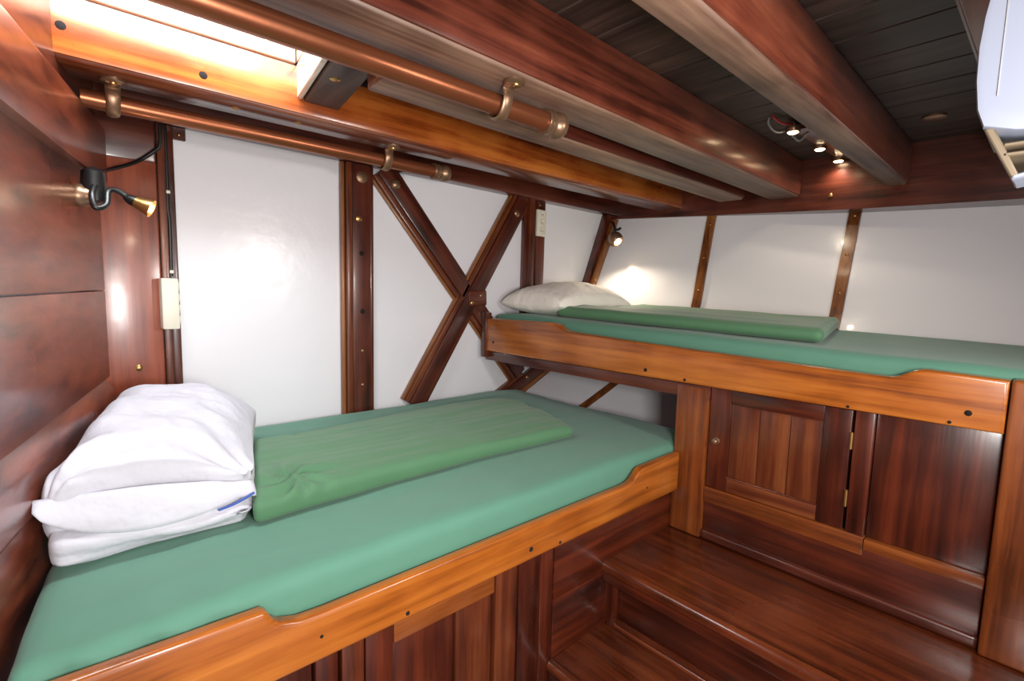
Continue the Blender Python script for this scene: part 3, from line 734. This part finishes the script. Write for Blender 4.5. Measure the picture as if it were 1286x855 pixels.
lathe('bulb', hb+hd*0.10, hd, [(0, 0.034), (0.008, 0.034), (0.012, 0.0)], BULB, rl)
point('reading_lamp_light', tuple(hb+hd*0.16), 0.25, 0.015, (1.0, 0.82, 0.6)).data.use_shadow = True
cb = tube('lamp_cable', [(bx_+0.07, by_+0.01, 0.52), (0.20, 3.55, 0.60), (0.33, 3.70, 0.69), (0.425, 3.715, 0.775), (0.452, 3.715, 0.82), (0.458, 3.715, 0.95)], 0.011, BLACK, None, 8)
tag(cb, 'black cable running from the gooseneck lamp up to the post top', 'cable')
cb2 = tube('lamp_cable', [(0.487, 3.765, 0.95), (0.487, 3.765, 0.6), (0.484, 3.765, 0.45), (0.49, 3.765, 0.35), (0.487, 3.765, 0.03)], 0.011, BLACK, None, 8)
tag(cb2, 'black cable running straight down the post edge to the cream socket box', 'cable')
for z in (0.55, 0.06): box('cable_clip', 0.474, 0.5, 3.75, 3.78, z-0.01, z+0.01, CREAM, cb2, 0.003, 1)
sb = tag(thing('socket_box', (0.5, 3.75, -0.30)), 'cream surface socket box on the post under the black cable', 'socket')
box('housing', 0.42, 0.51, 3.66, 3.778, -0.295, 0.02, CREAM, sb, 0.012)
for z in (-0.24, -0.17, -0.10, -0.03): lathe('outlet', (0.51, 3.71, z), (1, 0, 0), [(0, 0.028), (0.008, 0.026), (0.004, 0.02), (0.003, 0)], CREAM, sb, 12)
ss = tag(thing('socket_strip', (3.78, 3.77, 0.56)), 'cream three-way socket strip on the slim post near the ceiling', 'socket')
box('housing', 3.695, 3.83, 3.755, 3.784, 0.575, 0.85, CREAM, ss, 0.01)
for z in (0.63, 0.715, 0.80):
    lathe('outlet', (3.765, 3.755, z), (0, -1, 0), [(0, 0.04), (0.006, 0.038), (0.008, 0.03), (0.002, 0.026), (0.001, 0)], CREAM, ss, 14)
    for dx in (-0.012, 0.012): lathe('pin_hole', (3.765+dx, 3.753, z), (0, -1, 0), [(0, 0.005), (0.003, 0.004), (0.0032, 0)], DARKHOLE, ss, 8)
# round reading lamp over the upper bunk
r2 = tag(thing('reading_lamp', (4.62, 3.45, 0.51)), 'small round bronze reading lamp, lit, hanging above the upper bunk pillow', 'lamp')
lc = Vector((4.60, 3.42, 0.598)); ld = Vector((-0.02, -0.72, -0.62)).normalized()
tube('bracket', [(4.88, 3.685, 0.84), (4.80, 3.60, 0.80), (4.66, 3.48, 0.73), (4.62, 3.44, 0.71), (4.66, 3.43, 0.71), (4.70, 3.43, 0.73)], 0.014, BLACK, r2, 8)
lathe('bracket_arm', (4.61, 3.435, 0.66), (0, 0.1, 1), [(0, 0.018), (0.06, 0.014)], BLACK, r2, 10)
prof = [(0.085*(1-math.cos(a))-0.085, 0.085*math.sin(a)) for a in [math.pi*k/14 for k in range(0, 11)]]
prof = [(t, max(r, 0.0)) for t, r in prof]
lathe('lamp_shade', lc, ld, prof + [(0.052, 0.055), (0.03, 0.05)], BRONZE, r2, 20)
lathe('bulb', lc+ld*0.03, ld, [(0, 0.03), (0.01, 0.04), (0.03, 0.03), (0.035, 0)], BULB, r2, 14)
spot('reading_lamp_light', tuple(lc+ld*0.09), (4.40, 3.08, -0.20), 8.0, 140, 0.012, (1.0, 0.82, 0.62), 0.8)

# ceiling spotlights between the beams
tl = tag(thing('spotlight_strip', (4.6, 1.44, 1.2)), 'wooden ceiling strip with three small lit spotlights and loose wires', 'spotlight')
box('batten', 4.05, 5.16, 1.34, 1.45, 1.225, 1.275, wood('trimwood', 'x'), tl, 0.008)
for x_ in (4.02, 4.62, 5.12):
    lp = lathe('spotlight', (x_, 1.44, 1.245), (0, 0, -1), [(0, 0.05), (0.03, 0.05), (0.04, 0.042)], BRONZE, tl, 16)
    lathe('led', (x_, 1.44, 1.204), (0, 0, -1), [(0, 0.036), (0.006, 0.03), (0.008, 0)], LED, lp, 14)
    spot('spotlight_light', (x_, 1.44, 1.18), (x_-0.1, 1.5, -1), 2.0, 150, 0.012, (1.0, 0.86, 0.66), 0.9)
tube('red_wire', [(4.0, 1.44, 1.26), (3.88, 1.47, 1.245), (3.75, 1.49, 1.265)], 0.008, RED, tl, 6)
tube('grey_wire', [(4.08, 1.47, 1.24), (3.95, 1.53, 1.21), (3.83, 1.54, 1.24), (3.78, 1.52, 1.268)], 0.007, GREYW, tl, 6)
tube('grey_wire', [(4.15, 1.38, 1.22), (4.25, 1.47, 1.20), (4.15, 1.49, 1.22)], 0.007, GREYW, tl, 6)
cd = lathe('ceiling_fitting', (4.55, 0.72, CEIL), (0, 0, -1), [(0, 0.07), (0.012, 0.07), (0.02, 0.055), (0.022, 0)], BRONZE, None, 18)
tag(cd, 'small round metal fitting on the dark deck planks near the hull', 'fitting')

# white unit hanging at the right edge, close to the viewer
wu = tag(thing('ventilator', (1.5, 0.0, 0.26)), 'white plastic ventilator casing hanging from the ceiling at the right edge', 'ventilator')
prof = [(0.155, 0.70), (0.160, 0.66), (0.168, 0.60), (0.172, 0.54), (0.170, 0.47), (0.163, 0.41), (0.150, 0.372), (0.10, 0.355), (0.0, 0.338), (-0.12, 0.335), (-0.16, 0.36), (-0.18, 0.45), (-0.18, 0.70)]
prism('casing', prof, 'yz', 1.47, 1.75, UNITW, wu, 0.012)
box('seam_strip', 1.467, 1.472, 0.131, 0.134, 0.43, 0.69, GREYW, wu, 0.002, 1)
hexa('bracket', [(1.48, 0.085, 0.262), (1.60, 0.085, 0.262), (1.60, 0.098, 0.262), (1.48, 0.098, 0.262),
                 (1.48, 0.132, 0.37), (1.60, 0.132, 0.37), (1.60, 0.148, 0.37), (1.48, 0.148, 0.37)], TAN, wu, 0.003, 1)
for z in (0.325, 0.305): box('grille_bar', 1.48, 1.70, -0.12, 0.115, z, z+0.010, TAN, wu, 0.003, 1)
hexa('lower_flap', [(1.48, -0.12, 0.30), (1.60, -0.12, 0.30), (1.60, 0.097, 0.255), (1.48, 0.097, 0.255),
                    (1.48, -0.12, 0.315), (1.60, -0.12, 0.315), (1.60, 0.097, 0.268), (1.48, 0.097, 0.268)], UNITW, wu, 0.004, 1)
box('mounting_arm', 1.52, 1.58, -0.16, -0.10, 0.69, 0.941, TAN, wu, 0.006, 1)
